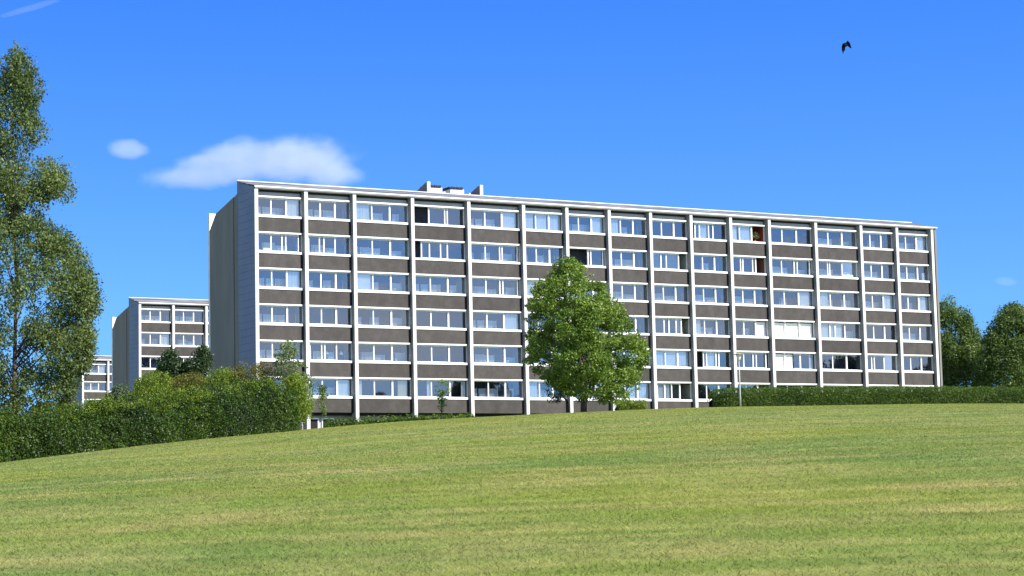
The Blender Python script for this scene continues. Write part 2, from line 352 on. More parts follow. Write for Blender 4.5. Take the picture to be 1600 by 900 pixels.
def blade_mat():
    m = M['lawn'].copy(); m.name = 'grass_blade'; n = m.node_tree
    b = [x for x in n.nodes if x.type == 'BSDF_PRINCIPLED'][0]; src = b.inputs['Base Color'].links[0].from_socket
    for l in list(b.inputs['Normal'].links): n.links.remove(l)
    g = [x for x in n.nodes if x.type == 'NEW_GEOMETRY'][0]
    mr = n.nodes.new('ShaderNodeMapRange'); mr.inputs[3].default_value = 1.2; mr.inputs[4].default_value = 1.6; n.links.new(g.outputs['Random Per Island'], mr.inputs[0])
    hv = n.nodes.new('ShaderNodeHueSaturation'); n.links.new(mr.outputs[0], hv.inputs['Value']); n.links.new(src, hv.inputs['Color']); n.links.new(hv.outputs[0], b.inputs['Base Color'])
    tr = n.nodes.new('ShaderNodeBsdfTranslucent'); n.links.new(hv.outputs[0], tr.inputs[0]); x = n.nodes.new('ShaderNodeMixShader'); x.inputs[0].default_value = .4
    out = [q for q in n.nodes if q.type == 'OUTPUT_MATERIAL'][0]
    n.links.new(b.outputs[0], x.inputs[1]); n.links.new(tr.outputs[0], x.inputs[2]); n.links.new(x.outputs[0], out.inputs[0])
    return m
M['blade'] = blade_mat()
tag(np_mesh('grass', V, Fc, M['blade']), 'short mown grass blades of the nearest part of the lawn', 'grass', kind='stuff')

# ------------------------------------------------------------------ apartment buildings
H = 2.8; ZS = 16.8                                   # storey height; local height of the top row's sill
def win_mesh(bw, st, op):
    """frame, glass, for one balcony glazing; x runs along the facade from the column's left edge"""
    x0, x1 = .30, bw-.02
    P = lambda t: x0+(x1-x0)*t
    fr = MB()
    fr.box(.285, bw-.11, .33, .72, 1.585, 1.70)                                 # head board
    fr.box(.285, bw-.11, .30, .74, .015, .185)                                      # sill board
    ops = sorted(op)
    solid = []; c = 0
    for a, b in ops:
        if a > c+.01: solid.append((c, a))
        c = b
    if c < .99: solid.append((c, 1))
    gl = MB()
    cuts = sorted([0, 1]+list(st))
    lane = 0
    for a, b in solid:
        inner = [t for t in cuts if a-.001 <= t <= b+.001]
        if inner[0] > a+.005: inner = [a]+inner
        if inner[-1] < b-.005: inner.append(b)
        for k in range(len(inner)-1):
            u, v = P(inner[k]), P(inner[k+1])
            last = inner[k+1] > .97
            y = .62+.06*(lane % 2); lane += 1
            t = .035 if last else .07
            fr.box(u, v, y-.02, y+.02, .20, .20+t); fr.box(u, v, y-.02, y+.02, 1.575-t, 1.575)
            gl.quad([(u, y, .20+t), (v, y, .20+t), (v, y, 1.575-t), (u, y, 1.575-t)])
    for i, t in enumerate(st):
        hw = .065 if (len(st) == 2 and i == 1) else .045
        fr.box(P(t)-hw, P(t)+hw, .585, .715, .203, 1.572)
    fr.box(x1-.03, bw-.003, .60, .70, .203, 1.572); fr.box(.283, .315, .585, .70, .203, 1.572)
    return fr, gl
def room_mesh(bw, kind, rnd):
    r = MB(); a, b = .02+.28, bw-.025; y0, y1 = .745, 2.15; z0, z1 = -.95, 1.72
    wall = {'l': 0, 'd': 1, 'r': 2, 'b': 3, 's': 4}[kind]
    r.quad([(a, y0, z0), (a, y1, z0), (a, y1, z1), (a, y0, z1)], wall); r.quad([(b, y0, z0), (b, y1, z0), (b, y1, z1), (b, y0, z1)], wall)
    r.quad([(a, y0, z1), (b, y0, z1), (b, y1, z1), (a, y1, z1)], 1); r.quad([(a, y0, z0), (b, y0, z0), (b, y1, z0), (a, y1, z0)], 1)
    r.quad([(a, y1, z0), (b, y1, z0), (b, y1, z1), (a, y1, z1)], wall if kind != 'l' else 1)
    # inner window and balcony door with light frames and curtains
    y1 = 1.55 if kind == 'l' else 2.15
    x = a+.12
    while x < b-.5 and kind in 'ld':
        w = rnd.uniform(.5, 1.0); w = min(w, b-.1-x)
        zt = rnd.choice([.80, .95, 1.0])
        r.box(x, x+w, y1-.06, y1-.02, -.9, zt, 5 if kind == 'l' and rnd.random() < .72 else 1)
        r.box(x+w, x+w+.06, y1-.08, y1-.021, -.9, zt+.05, 6 if kind == 'l' else 1)
        x += w+rnd.uniform(.08, .2)
    return r
ROOM_MATS = lambda: [M['room'], M['roomdark'], M['redwall'], M['brownwall'], M['sage'], M['curtain'], M['frame']]

# (bay, row): stiles, open stretches, room kind, curtains [(from, to, cloth)]
D2 = (.335, .665)
SPEC = {
 (0,1): ((.33,.57,.65,.93), [(.93,1)], 'l', []), (1,1): ((.07,.31,.41,.66), [(0,.07)], 'l', []),
 (2,0): (D2, [], 'l', [(0,.3,'curtain')]), (3,0): ((.33,.63,.68), [(0,.32)], 'd', []), (3,1): ((.18,.33,.54,.67), [(0,.17)], 'd', []),
 (4,1): ((.33,.61,.66,.96), [(.97,1)], 'l', []), (4,2): ((.33,.6,.66,.95), [(.96,1)], 'l', []),
 (5,0): (D2, [], 'l', [(.05,.3,'curtain'), (.36,.63,'curtain'), (.7,.98,'curtain')]), (6,1): ((.56,.63,.94), [(0,.55)], 'd', []),
 (8,0): (D2, [], 'd', []), (8,1): ((.08,.30,.44,.77), [(.78,1)], 's', []),
 (9,0): ((.16,.28,.53,.65), [(0,.15)], 'd', [(.29,.5,'curtain')]), (10,0): ((.3,.64), [(.65,1)], 'r', [(.01,.25,'whitecurtain'),(.3,.62,'curtain')]),
 (10,1): ((.3,.37,.64,.73), [(.75,1)], 'b', []), (11,1): ((.3,.59,.66,.95), [], 'l', []),
 (1,2): (D2, [], 'l', []), (2,2): (D2, [], 'l', [(.01,.31,'whitecurtain')]), (12,1): ((.3,.35,.64), [], 'l', []),
 (8,3): ((.33,.46,.65,.79), [(.80,1)], 's', []), (10,3): (D2, [(.665,1)], 'l', [(.68,.97,'whitecurtain')]),
 (11,3): (D2, [(0,1)], 'l', [(.01,.33,'whitecurtain'),(.34,.65,'whitecurtain'),(.67,.97,'whitecurtain')]), (12,3): ((.05,.3,.42,.65), [(0,.04)], 'l', [(.06,.6,'curtain')]),
 (7,3): (D2, [], 'l', []), (3,3): (D2, [], 'd', []), (9,3): (D2, [], 'l', [(.03,.25,'curtain')]),
 (1,4): ((.07,.33,.40,.66), [(0,.06)], 'l', []), (2,4): (D2, [], 'l', []), (3,4): (D2, [], 'd', []), (0,4): (D2, [], 'l', []),
 (8,4): (D2, [], 'l', [(.04,.97,'curtain')]), (9,4): ((.28,.36,.62,.7), [(0,.27)], 'd', [(.4,.6,'curtain')]), (10,4): ((.3,.56,.65,.92), [], 'd', []),
 (11,4): ((.3,.65), [(0,.5)], 'd', [(.01,.5,'whitecurtain'),(.88,.97,'whitecurtain')]), (12,4): (D2, [], 'd', []), (13,4): ((.24,.32,.61), [], 'd', []), (14,4): (D2, [], 'd', []),
 (2,5): (D2, [], 'd', [(.01,.12,'whitecurtain'),(.78,.95,'creamcurtain')]), (3,5): ((.32,.67), [], 'd', [(.25,.33,'whitecurtain'),(.9,.98,'whitecurtain')]),
 (4,5): (D2, [], 'l', []), (8,5): ((.10,.30,.48,.70), [(.71,1),(0,.09)], 's', [(.12,.45,'curtain')]), (9,5): (D2, [], 'd', []), (10,5): (D2, [], 'd', []), (11,5): (D2, [], 'd', []),
 (12,5): (D2, [], 'd', []), (13,5): (D2, [], 'd', []), (14,5): (D2, [], 'd', []), (7,4): (D2, [], 'd', [(.5,.8,'whitecurtain')]),
}
TH = .51402
def apartment(loc, bays, rows, length, label, spec, seed, nwin=None, rooftop=False, closed_end=True, porch=True):
    rnd = random.Random(seed)
    root = empty('apartment_building', loc, TH, label, 'building', 'rows of brown and white apartment blocks')
    S = [0]
    for b in bays: S.append(S[-1]+b)
    E = S[-1]+.28 if closed_end else length
    L = length
    # gable wall towards the camera's left: ribbed front part, joint, rendered rear part
    c = MB()
    def roofz(w): return ZS+2.33+(w)*(.83/3.44)
    z = -3.0
    k = 0
    while z < ZS+2.3:
        z2 = min(z+.56, ZS+2.22)
        if z2-z < .1: break
        c.box(-.03, .24, .0+.002, 3.40, z+.007, z2-.007); z += .56; k += 1
    c.prism([(.0, ZS+2.225), (.0, ZS+2.30), (3.44, ZS+3.13), (3.44, ZS+2.225)], -.03, .24)
    c.build('ribbed_wall', M['cladding'], root)
    g = MB()
    g.prism([(3.442, -3), (3.442, ZS+2.27), (4.28, ZS+2.09), (4.28, -3)], .02, .25)
    g.prism([(4.44, -3), (4.44, ZS+2.06), (8.1, ZS+1.28), (8.1, -3)], -.02, .25)
    g.prism([(8.102, -3), (8.102, ZS+1.276), (9.6, ZS+.02), (9.6, -3)], .03, .25)
    g.build('end_wall', M['render'], root)
    j = MB(); j.box(.10, .22, 4.285, 4.435, -3, ZS+2.0); j.build('wall_joint', M['dark'], root)
    p = MB(); p.box(0.0, L, 9.605, 9.9, -3, ZS+1.52); p.build('rear_parapet', M['white'], root)
    # right-hand gable
    if closed_end:
        g = MB(); g.prism([(.02, -3), (.02, ZS+2.30), (3.44, ZS+3.13), (3.442, ZS+2.27), (8.1, ZS+1.28), (9.6, ZS+.02), (9.6, -3)], E+.14, E+.36)
        g.build('end_wall', M['render'], root)
    # inside block behind the balconies
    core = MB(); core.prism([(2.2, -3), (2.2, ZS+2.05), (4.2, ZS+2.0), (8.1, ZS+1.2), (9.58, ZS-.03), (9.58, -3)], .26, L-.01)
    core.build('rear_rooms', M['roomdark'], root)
    # roof: front slope with fascia, step, rear slope
    r = MB()
    r.prism([(-.10, ZS+2.36), (-.10, ZS+2.40), (3.50, ZS+3.27), (3.50, ZS+3.14)], -.06, L+(.40 if closed_end else 0))
    r.prism([(3.46, ZS+3.12), (3.60, ZS+3.12), (3.60, ZS+2.2), (3.46, ZS+2.23)], .0, L)
    r.prism([(3.62, ZS+2.14), (3.62, ZS+2.24), (8.15, ZS+1.30), (9.58, ZS+.08), (9.58, ZS+.0), (8.1, ZS+1.22)], .0, L)
    r.build('roof', M['roof'], root)
    rc = MB(); rc.box(-.065, L+(.35 if closed_end else 0), 3.36, 3.52, ZS+3.262, ZS+3.32); rc.build('ridge_cap', M['white'], root)
    fa = MB(); fa.box(-.062, L+(.40 if closed_end else 0), -.14, -.102, ZS+2.285, ZS+2.385); fa.build('fascia', M['white'], root)
    sf = MB(); sf.box(0.0, L, -.098, 2.2, ZS+2.21, ZS+2.255); sf.build('soffit', M['greyboard'], root)
    # columns between the bays
    cm = MB(); cm.box(0, .275, .02, .78, -3, ZS+2.205); cm.box(-.003, .278, 0, .019, -3, ZS+2.205, 1)  # pale front skin and darker body paint the lit and shaded faces
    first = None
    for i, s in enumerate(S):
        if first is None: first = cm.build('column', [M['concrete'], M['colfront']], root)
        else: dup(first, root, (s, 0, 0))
    cache = {}
    for bi, bw in enumerate(bays):
        key = ('head', round(bw, 2))
        if key not in cache:
            m = MB(); m.box(.29, bw-.10, .60, .70, 1.725, 2.03); cache[key] = m.build('head_panel', M['greyboard'], root, loc=(S[bi], 0, ZS))
            m = MB(); m.box(.29, bw-.005, .70, .78, 2.0, 2.205); m.box(.29, bw-.08, .56, .6, 2.035, 2.205); cache[key+('v',)] = m.build('soffit_shade_strip', M['dark'], root, loc=(S[bi], 0, ZS))  # near-black strip stands in for the shadow under the soffit
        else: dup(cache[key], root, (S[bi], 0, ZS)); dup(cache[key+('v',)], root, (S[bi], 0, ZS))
        for row in range(rows):
            o3 = (S[bi], 0, ZS-H*row)
            key = ('sp', round(bw, 2))
            if key not in cache:
                m = MB(); m.box(.30, bw-.25, .36, .50, -1.076, -.004); cache[key] = m.build('balcony_panel', M['brown'], root, loc=o3)
                m = MB(); m.box(.29, bw-.01, .745, .80, -1.30, .05); m.box(.29, bw-.01, .505, 2.19, -1.14, -1.06); m.box(bw-.245, bw-.004, .40, .74, -1.06, -.008)  # last box is a near-black fill painting the shade beside the column
                cache[key+('b',)] = m.build('backing_and_gap_shade', M['dark'], root, loc=o3)
            else:
                dup(cache[key], root, o3); dup(cache[key+('b',)], root, o3)
            sp = spec.get((bi, row))
            if sp is None:
                q = rnd.random(); cs = []
                if q < .30: cs = [(.70, .97, 'curtain')]
                elif q < .42: cs = [(.02, .30, 'curtain')]
                elif q < .50: cs = [(.36, .62, 'curtain'), (.72, .97, 'curtain')]
                sp = (D2, [], 'd' if rnd.random() < .22 else 'l', cs)
            st, op, kind, cur = sp
            key = ('w', round(bw, 2), st, tuple(op))
            if key not in cache:
                fr, gl = win_mesh(bw, st, op)
                w = fr.build('window', M['frame'], root, loc=o3); cache[key] = w
                g = gl.build('glass', M['glass'], w); cache[key+('g',)] = g
            else:
                w = dup(cache[key], root, o3); g = dup(cache[key+('g',)], w)
            var = rnd.randrange(4) if kind in 'ld' else 0
            key = ('r', round(bw, 2), kind, var)
            if key not in cache: cache[key] = room_mesh(bw, kind, random.Random(var*7+3)).build('balcony_room', ROOM_MATS(), w)
            else: dup(cache[key], w)
            for a, b, mt in cur:
                m = MB(); x0 = .32+(bw-.36)*a; x1 = .32+(bw-.36)*b; n = max(2, int((x1-x0)/.05))
                for q in range(n):
                    u, v = x0+(x1-x0)*q/n, x0+(x1-x0)*(q+1)/n; yq = .755+(.015 if q % 2 else 0); yr = .755+(0 if q % 2 else .015)
                    m.quad([(u, yq, .10), (v, yr, .10), (v, yr, 1.54), (u, yq, 1.54)])
                m.build('curtain', M[mt], w)
    # ground floor behind the bottom panels
    zb = ZS-H*(rows-1)-1.10
    gm = MB(); gm.box(.26, L, 1.2, 1.35, -3, zb-.02); gm.build('ground_floor_wall', M['greyboard'], root)
    if porch:
        bm_ = MB(); bm_.box(.3, S[-1], .95, 1.19, zb-.30, zb-.08); bm_.build('ground_floor_beam', M['concrete'], root)
        d = MB(); s = S[1]+.45
        for q in range(2):
            d.box(s, s+.10, 1.10, 1.19, -1, zb-.35); d.box(s+.95, s+1.05, 1.10, 1.19, -1, zb-.35); d.box(s+.101, s+.949, 1.10, 1.19, zb-.47, zb-.352)
            s += 1.3
        dd = d.build('door_frame', M['white'], root)
        e = MB(); s = S[1]+.45
        for q in range(2): e.box(s+.102, s+.948, 1.13, 1.17, -1, zb-.472); s += 1.3
        e.build('door', M['dark'], dd)
    if rooftop:
        for s in (16.98, 21.95):
            m = MB(); m.prism([(4.0, ZS+1.9), (4.0, ZS+4.22), (4.25, ZS+4.24), (6.95, ZS+3.46), (6.95, ZS+1.5)], s, s+.10); m.build('rooftop_screen_wall', M['render'], root)
            m = MB(); m.box(s-.02, s+.24, 3.85, 4.0, ZS+1.95, ZS+4.27); m.build('screen_post', M['white'], root)
        m = MB(); m.box(17.1, 21.94, 5.0, 7.0, ZS+1.6, ZS+3.62); m.build('plant_room', M['render'], root)
        for s, z in ((17.66, 3.70), (19.72, 3.66)):
            m = MB(); m.box(s, s+1.28, 5.02, 6.2, ZS+3.625, ZS+z+.33); v = m.build('roof_vent', M['white'], root)
            m = MB()
            for q in range(6): m.box(s-.16+q*.22, s+.02+q*.22, 4.9, 6.3, ZS+z+.36, ZS+z+.49+(.02 if q % 2 else 0))
            m.box(s-.16, s+1.16, 4.95, 6.25, ZS+z+.332, ZS+z+.40); m.build('vent_cap', M['black'], v)
        for s in (18.75, 21.15):
            m = MB(); m.box(s, s+.16, 4.4, 4.5, ZS+1.9, ZS+3.62); m.build('roof_pipe', M['metal'], root)
    return root, S
BAYS = [4.17]*2+[5.13]*3+[4.17]*6+[5.13]*2+[4.17]*2
main, SB = apartment((-19.677, 160.584, 23.454-ZS), BAYS, 6, sum(BAYS)+.28, 'long brown and white apartment block, the biggest and nearest of the three', SPEC, 1, rooftop=True)
S2 = {(0,2): (D2, [], 'd', []), (1,2): ((.06,.33,.62), [], 'd', []), (0,3): ((.1,.3), [], 'd', []), (1,0): (D2, [], 'l', []), (1,3): (D2, [], 'd', [])}
apartment((-.17834*247, 247, 23.75-ZS), [4.17, 4.17, 5.13], 5, 14, 'apartment block with grey gable seen just left of the big block, second nearest', S2, 2, porch=False)
apartment((-.20541*333, 333, 23.95-ZS), [4.17, 4.17, 5.13], 5, 14, 'farthest apartment block, two bays showing between the birch and a grey gable', {}, 3, porch=False)

# ------------------------------------------------------------------ foliage
def leaves(cen, out, size, rng, name, mat, parent=None, droop=0, up=.35, asp=.55):
    n = len(cen)
    nrm_ = out*.40+rng.normal(0, .62, (n, 3))+np.array([0, 0, up]); nrm_ /= np.linalg.norm(nrm_, axis=1, keepdims=True)+1e-9
    t = rng.normal(0, 1, (n, 3))+np.array([0, 0, -droop]); t -= nrm_*(t*nrm_).sum(1, keepdims=True); t /= np.linalg.norm(t, axis=1, keepdims=True)+1e-9
    s = np.cross(nrm_, t); L = size*rng.uniform(.6, 1.25, (n, 1))
    a = cen-t*L*.5; c = cen+t*L*.5; b = cen+s*L*.5*asp+nrm_*L*.10; d = cen-s*L*.5*asp+nrm_*L*.10
    V = np.stack([a, b, c, d], 1).reshape(-1, 3)
    return np_mesh(name, V, np.arange(n*4).reshape(-1, 4), mat, parent)
def blob_points(centres, radii, per_m2, rng, flat=.75, shell=.55):
    P, O = [], []
    for c, r in zip(centres, radii):
        n = max(6, int(per_m2*4*math.pi*r*r*.6))
        d = rng.normal(0, 1, (n, 3)); d /= np.linalg.norm(d, axis=1, keepdims=True)
        rr = r*(shell+(1-shell)*rng.random((n, 1)))*(1+.18*rng.normal(0, 1, (n, 1)))
        P.append(np.array(c)+d*rr*np.array([1, 1, flat])); O.append(d)
    return np.concatenate(P), np.concatenate(O)
def crown_centres(prof, cx, cy, K, rng, depth=1.0, rmin=.45, rmax=.85, inner=.25, fullness=1):
    """prof: (z, left, right) in metres round the axis cx; clumps spread on and in the surface of revolution"""
    zs = [p[0] for p in prof]; C, R = [], []
    w = []
    zz = np.linspace(zs[0], zs[-1], 60)
    lf = np.interp(zz, zs, [p[1] for p in prof]); rt = np.interp(zz, zs, [p[2] for p in prof])
    pr = np.maximum(rt-lf, .2); pr = pr/pr.sum()
    for k in range(K):
        i = rng.choice(60, p=pr); z = zz[i]+rng.uniform(-.1, .1)
        mid, hw = (lf[i]+rt[i])/2, (rt[i]-lf[i])/2
        r = rng.uniform(rmin, rmax); r = min(r, max(hw*.9, .18))
        q = 1 if rng.random() > inner else math.sqrt(rng.random())
        ang = rng.uniform(0, 2*math.pi); rr = max(hw-r*.75, 0)*q*fullness
        C.append((cx+mid+math.cos(ang)*rr, cy+math.sin(ang)*rr*depth, z)); R.append(r)
    for k in range(int(K*.35)):                      # sprays that break the outline
        i = rng.integers(0, 60); z = zz[i]; mid, hw = (lf[i]+rt[i])/2, (rt[i]-lf[i])/2
        ang = rng.uniform(0, 2*math.pi); rr = hw*rng.uniform(.92, 1.05)
        C.append((cx+mid+math.cos(ang)*rr, cy+math.sin(ang)*rr*depth, z)); R.append(rng.uniform(.35, .6)*rmin)
    return C, R
def tree(name, label, cat, base, prof, K, per, leaf, mat, bark, rng, trunk_r, fork_z, group=None, rmin=.45, rmax=.85, droop=0, flat=.75, inner=.25, stems=1, depth=1., extra=None, asp=.55, up=.35, trunk=True, limbs=14, lean=0):
    root = empty(name, base, 0, label, cat, group)
    C, R = crown_centres(prof, 0, 0, K, rng, depth, rmin, rmax, inner)
    if extra:
        for c, r in extra: C.append(c); R.append(r)
    P, O = blob_points(C, R, per, rng, flat)
    leaves(P, O, leaf, rng, 'crown', mat, root, droop, up, asp)
    if trunk:
        tb = MB(); top = prof[-1][0]
        mids = [(p[1]+p[2])/2 for p in prof]
        for s in range(stems):
            off = (s-(stems-1)/2)
            pts = [(off*trunk_r*.3, 0, -.3), (off*trunk_r*.6+lean*fork_z*.5, 0, fork_z*.5), (off*trunk_r*1.5+lean*fork_z, 0, fork_z)]
            rs = [trunk_r*1.25, trunk_r, trunk_r*.85]
            for q in (.35, .6, .85):
                z = fork_z+(top-fork_z)*q; m = np.interp(z, [p[0] for p in prof], mids)
                pts.append((m*.7+off*(.5+q*.8)*trunk_r*5+rng.normal(0, .08), rng.normal(0, .1), z)); rs.append(trunk_r*(.8-q*.75)*.8)
            tb.tube(pts, rs, 9)
        order = rng.permutation(len(C))[:limbs]
        for i in order:
            c = np.array(C[i]); z0_ = max(fork_z*.9, min(c[2]*.62, top*.7)); m = np.interp(z0_, [p[0] for p in prof], mids)
            s0 = np.array([m*.6+lean*z0_, 0, z0_]); mid_ = s0*.5+c*.5+np.array([0, 0, .12*np.linalg.norm(c-s0)])
            r0 = trunk_r*.32*(1-z0_/top*.6); tb.tube([s0, mid_, c], [r0, r0*.6, r0*.18], 6)
        tb.build('trunk', bark, root, smooth=True)
    return root
def prof_px(rows, Y, cx_px, base):
    """rows of (py, left px, right px) read off the crown's outline, turned into metres about the trunk's foot"""
    out = []
    for py, l, r in rows:
        a = at(l, py, Y); b = at(r, py, Y); out.append(((a[2]+b[2])/2-base[2], a[0]-base[0], b[0]-base[0]))
    return sorted(out)

# maple on the crest
Y = 139.; bx = at(912, 645, Y); base = (bx[0], Y, gz(bx[0], Y))
pr = prof_px([(403, 878, 900), (425, 856, 922), (450, 832, 946), (480, 822, 972), (510, 826, 990), (535, 822, 1008), (560, 815, 1014), (585, 838, 1002), (605, 866, 1000), (618, 880, 992), (628, 950, 986)], Y, 912, base)
tree('maple_tree', 'round leafy tree with forked trunk standing on the lawn before the long block', 'tree', base, pr, 400, 76, .185, M['maple'], M['bark'], np.random.default_rng(11), .16, 1.5,
     rmin=.32, rmax=.72, stems=2, inner=.45, flat=.66, limbs=36, lean=.03)
# thin multi-stemmed small tree just left of it
Y = 142.; bx = at(887, 646, Y); base = (bx[0], Y, gz(bx[0], Y))
pr = prof_px([(585, 868, 892), (600, 850, 895), (615, 844, 898), (632, 852, 884)], Y, 887, base)
tree('small_tree', 'small thin greyish tree close to the left of the maple trunk', 'tree', base, pr, 34, 55, .15, M['grey_leaf'], M['bark'], np.random.default_rng(12), .10, .8, rmin=.2, rmax=.42, inner=.5, flat=.6, limbs=12)

# birch on the left, its left half outside the frame
Y = 116.; bx = at(22, 690, Y); base = (bx[0], Y, gz(bx[0], Y))
pr = prof_px([(90, 8, 46), (104, -6, 58), (125, -18, 62), (160, -26, 58), (200, -36, 66), (235, -42, 52), (252, -50, 62), (264, -56, 94), (290, -62, 104), (318, -66, 86), (348, -70, 68), (366, -78, 96), (400, -86, 132), (430, -92, 150), (462, -96, 156), (500, -98, 146), (545, -95, 148), (590, -88, 134), (625, -74, 116), (655, -60, 90)], Y, 22, base)
pr = [(z, l*1.0, r) for z, l, r in pr]
lobes = []
for lpx, lpy, lr in [(40, 108, .7), (52, 140, .8), (58, 205, .8), (92, 272, .85), (100, 296, .8), (80, 285, .8), (98, 380, .9), (118, 402, .8), (136, 446, .85), (140, 478, .8), (130, 530, .85), (128, 560, .8), (105, 600, .8)]:
    q = at(lpx, lpy, Y)
    for dd in (-1.1, 0, 1.1): lobes.append(((q[0]-base[0]-abs(dd)*.25, dd*1.1, q[2]-base[2]), lr*(1 if dd == 0 else .8)))
tree('birch_tree', 'tall birch with hanging leafy sprays at the left edge of the photo', 'tree', base, pr, 640, 60, .18, M['birch'], M['bark'], np.random.default_rng(21), .16, 4.0,
     rmin=.30, rmax=.74, inner=.4, flat=1.15, droop=1.0, limbs=40, up=.3, extra=lobes)

# trees beyond the right end of the block
for i, (cx_, Y, rows, lab, seed) in enumerate([
    (1492, 214., [(472, 1466, 1492), (488, 1452, 1510), (508, 1444, 1524), (535, 1438, 1534), (560, 1432, 1542), (590, 1430, 1548), (625, 1430, 1550)], 'rounded dense tree right behind the right corner of the long block', 31),
    (1583, 206., [(483, 1572, 1596), (498, 1554, 1612), (518, 1542, 1626), (545, 1530, 1640), (575, 1522, 1650), (625, 1518, 1650)], 'broad dense tree at the right edge of the photo above the clipped hedge', 32),
    (1640, 232., [(470, 1622, 1650), (495, 1596, 1680), (540, 1585, 1690), (620, 1585, 1690)], 'darker tree at the far right mostly cut off by the photo edge', 33)]):
    bx = at(cx_, 640, Y); base = (bx[0], Y, gz(bx[0], Y)-.5)
    pr = prof_px(rows, Y, cx_, base)
    tree('broadleaf_tree', lab, 'tree', base, pr, 260, 34, .25, M['lime'] if i < 2 else M['dark_tree'], M['bark'], np.random.default_rng(seed), .25, 1.5, 'trees beyond the right end of the block', rmin=.4, rmax=1.15, inner=.3, flat=1.1, droop=.6, limbs=20)

# trees off to the right, seen only as dark reflections in the lowest windows
for i, (tx, ty, th__) in enumerate([(93, 175, 9.5), (86, 166, 11), (80, 161, 9), (69, 153, 9.5), (61, 131, 12), (54, 121, 8.5)]):
    base = (tx, ty, gz(tx, ty)); q = th__
    tree('broadleaf_tree', 'tree outside the right edge of the photo, mirrored in the lowest windows', 'tree', base, [(.4, -2.8, 2.8), (q*.3, -4.6, 4.6), (q*.55, -5, 5), (q*.8, -3.4, 3.4), (q, -.8, .8)], 120, 16, .55, M['dark_tree'], M['bark'], np.random.default_rng(90+i), .25, 1.5, 'trees mirrored in the lowest windows', rmin=.8, rmax=1.5, inner=.3, limbs=10)

# trees between the left hedge and the second block
for cx_, Y, rows, lab, seed, mt, lf in [
    (264, 150., [(546, 262, 270), (556, 252, 278), (572, 243, 288), (590, 236, 292), (612, 232, 296)], 'dark small tree in front of the second block, left one of two', 41, 'dark_tree', .18),
    (306, 150., [(543, 310, 322), (553, 300, 330), (568, 284, 332), (590, 276, 332), (612, 274, 334)], 'dark small tree tucked against the big grey gable, right one of two', 42, 'dark_tree', .18),
    (245, 128., [(586, 226, 266), (596, 212, 284), (615, 204, 292), (640, 218, 284)], 'yellow-green shrub above the left hedge in front of the second block', 43, 'yellowgreen', .12),
    (296, 126., [(589, 284, 318), (598, 268, 332), (618, 262, 340), (640, 260, 336)], 'shrub with rusty reddish leaves above the left hedge', 44, 'rust', .12),
    (345, 124., [(582, 334, 362), (590, 322, 376), (606, 316, 384), (640, 316, 386)], 'bright green shrub above the hedge below the grey gable', 47, 'yellowgreen', .12),
    (394, 122., [(567, 380, 410), (576, 366, 428), (592, 358, 440), (630, 356, 440)], 'orange-tipped shrub topping the left hedge near its right end', 45, 'rust', .11),
    (462, 119., [(588, 452, 470), (600, 440, 482), (625, 434, 488), (655, 438, 486)], 'yellow-green shrub closing the right end of the tall hedge', 48, 'yellowgreen', .11),
    (190, 134., [(606, 180, 198), (616, 168, 210), (640, 160, 215)], 'greyish shrub behind the left hedge in front of the second block gable', 46, 'grey_leaf', .12)]:
    bx = at(cx_, 680, Y); base = (bx[0], Y, gz(bx[0], Y))
    pr = prof_px(rows, Y, cx_, base)
    nm = 'small_tree' if mt == 'dark_tree' else 'shrub'
    tree(nm, lab, 'tree' if nm == 'small_tree' else 'shrub', base, pr, 90, 66, lf, M[mt], M['bark'], np.random.default_rng(seed), .07, .8, rmin=.3, rmax=.6, inner=.5, flat=.9, limbs=10)
# pale young tree at the right end of the left hedge
Y = 121.; bx = at(452, 680, Y); base = (bx[0], Y, gz(bx[0], Y))
pr = prof_px([(536, 436, 462), (550, 428, 468), (565, 420, 474), (582, 428, 486), (600, 440, 494), (625, 450, 492), (650, 455, 488)], Y, 452, base)
tree('young_tree', 'pale green young tree rising from the right end of the tall left hedge', 'tree', base, pr, 85, 60, .16, M['pale'], M['bark'], np.random.default_rng(51), .06, 1.0, rmin=.2, rmax=.42, inner=.5, flat=.7, limbs=18)
# saplings by the wall
for px, py, Y, rows, lab, seed in [
    (690, 650, 146., [(599, 684, 700), (608, 678, 706), (618, 680, 704), (626, 684, 698), (636, 680, 697), (642, 688, 694)], 'thin sapling with a loose leafy head in front of the fourth bay', 61),
    (505, 660, 142., [(598, 500, 506), (608, 496, 512), (622, 494, 513), (636, 498, 512), (646, 500, 511)], 'thin sapling by the doors under the second bay', 62)]:
    bx = at(px, py, Y); base = (bx[0], Y, gz(bx[0], Y))
    pr = prof_px(rows, Y, px, base)
    tree('sapling', lab, 'sapling', base, pr, 26, 60, .14, M['maple'], M['bark'], np.random.default_rng(seed), .035, .5, 'saplings before the block', rmin=.14, rmax=.3, inner=.6, flat=.7, limbs=10)

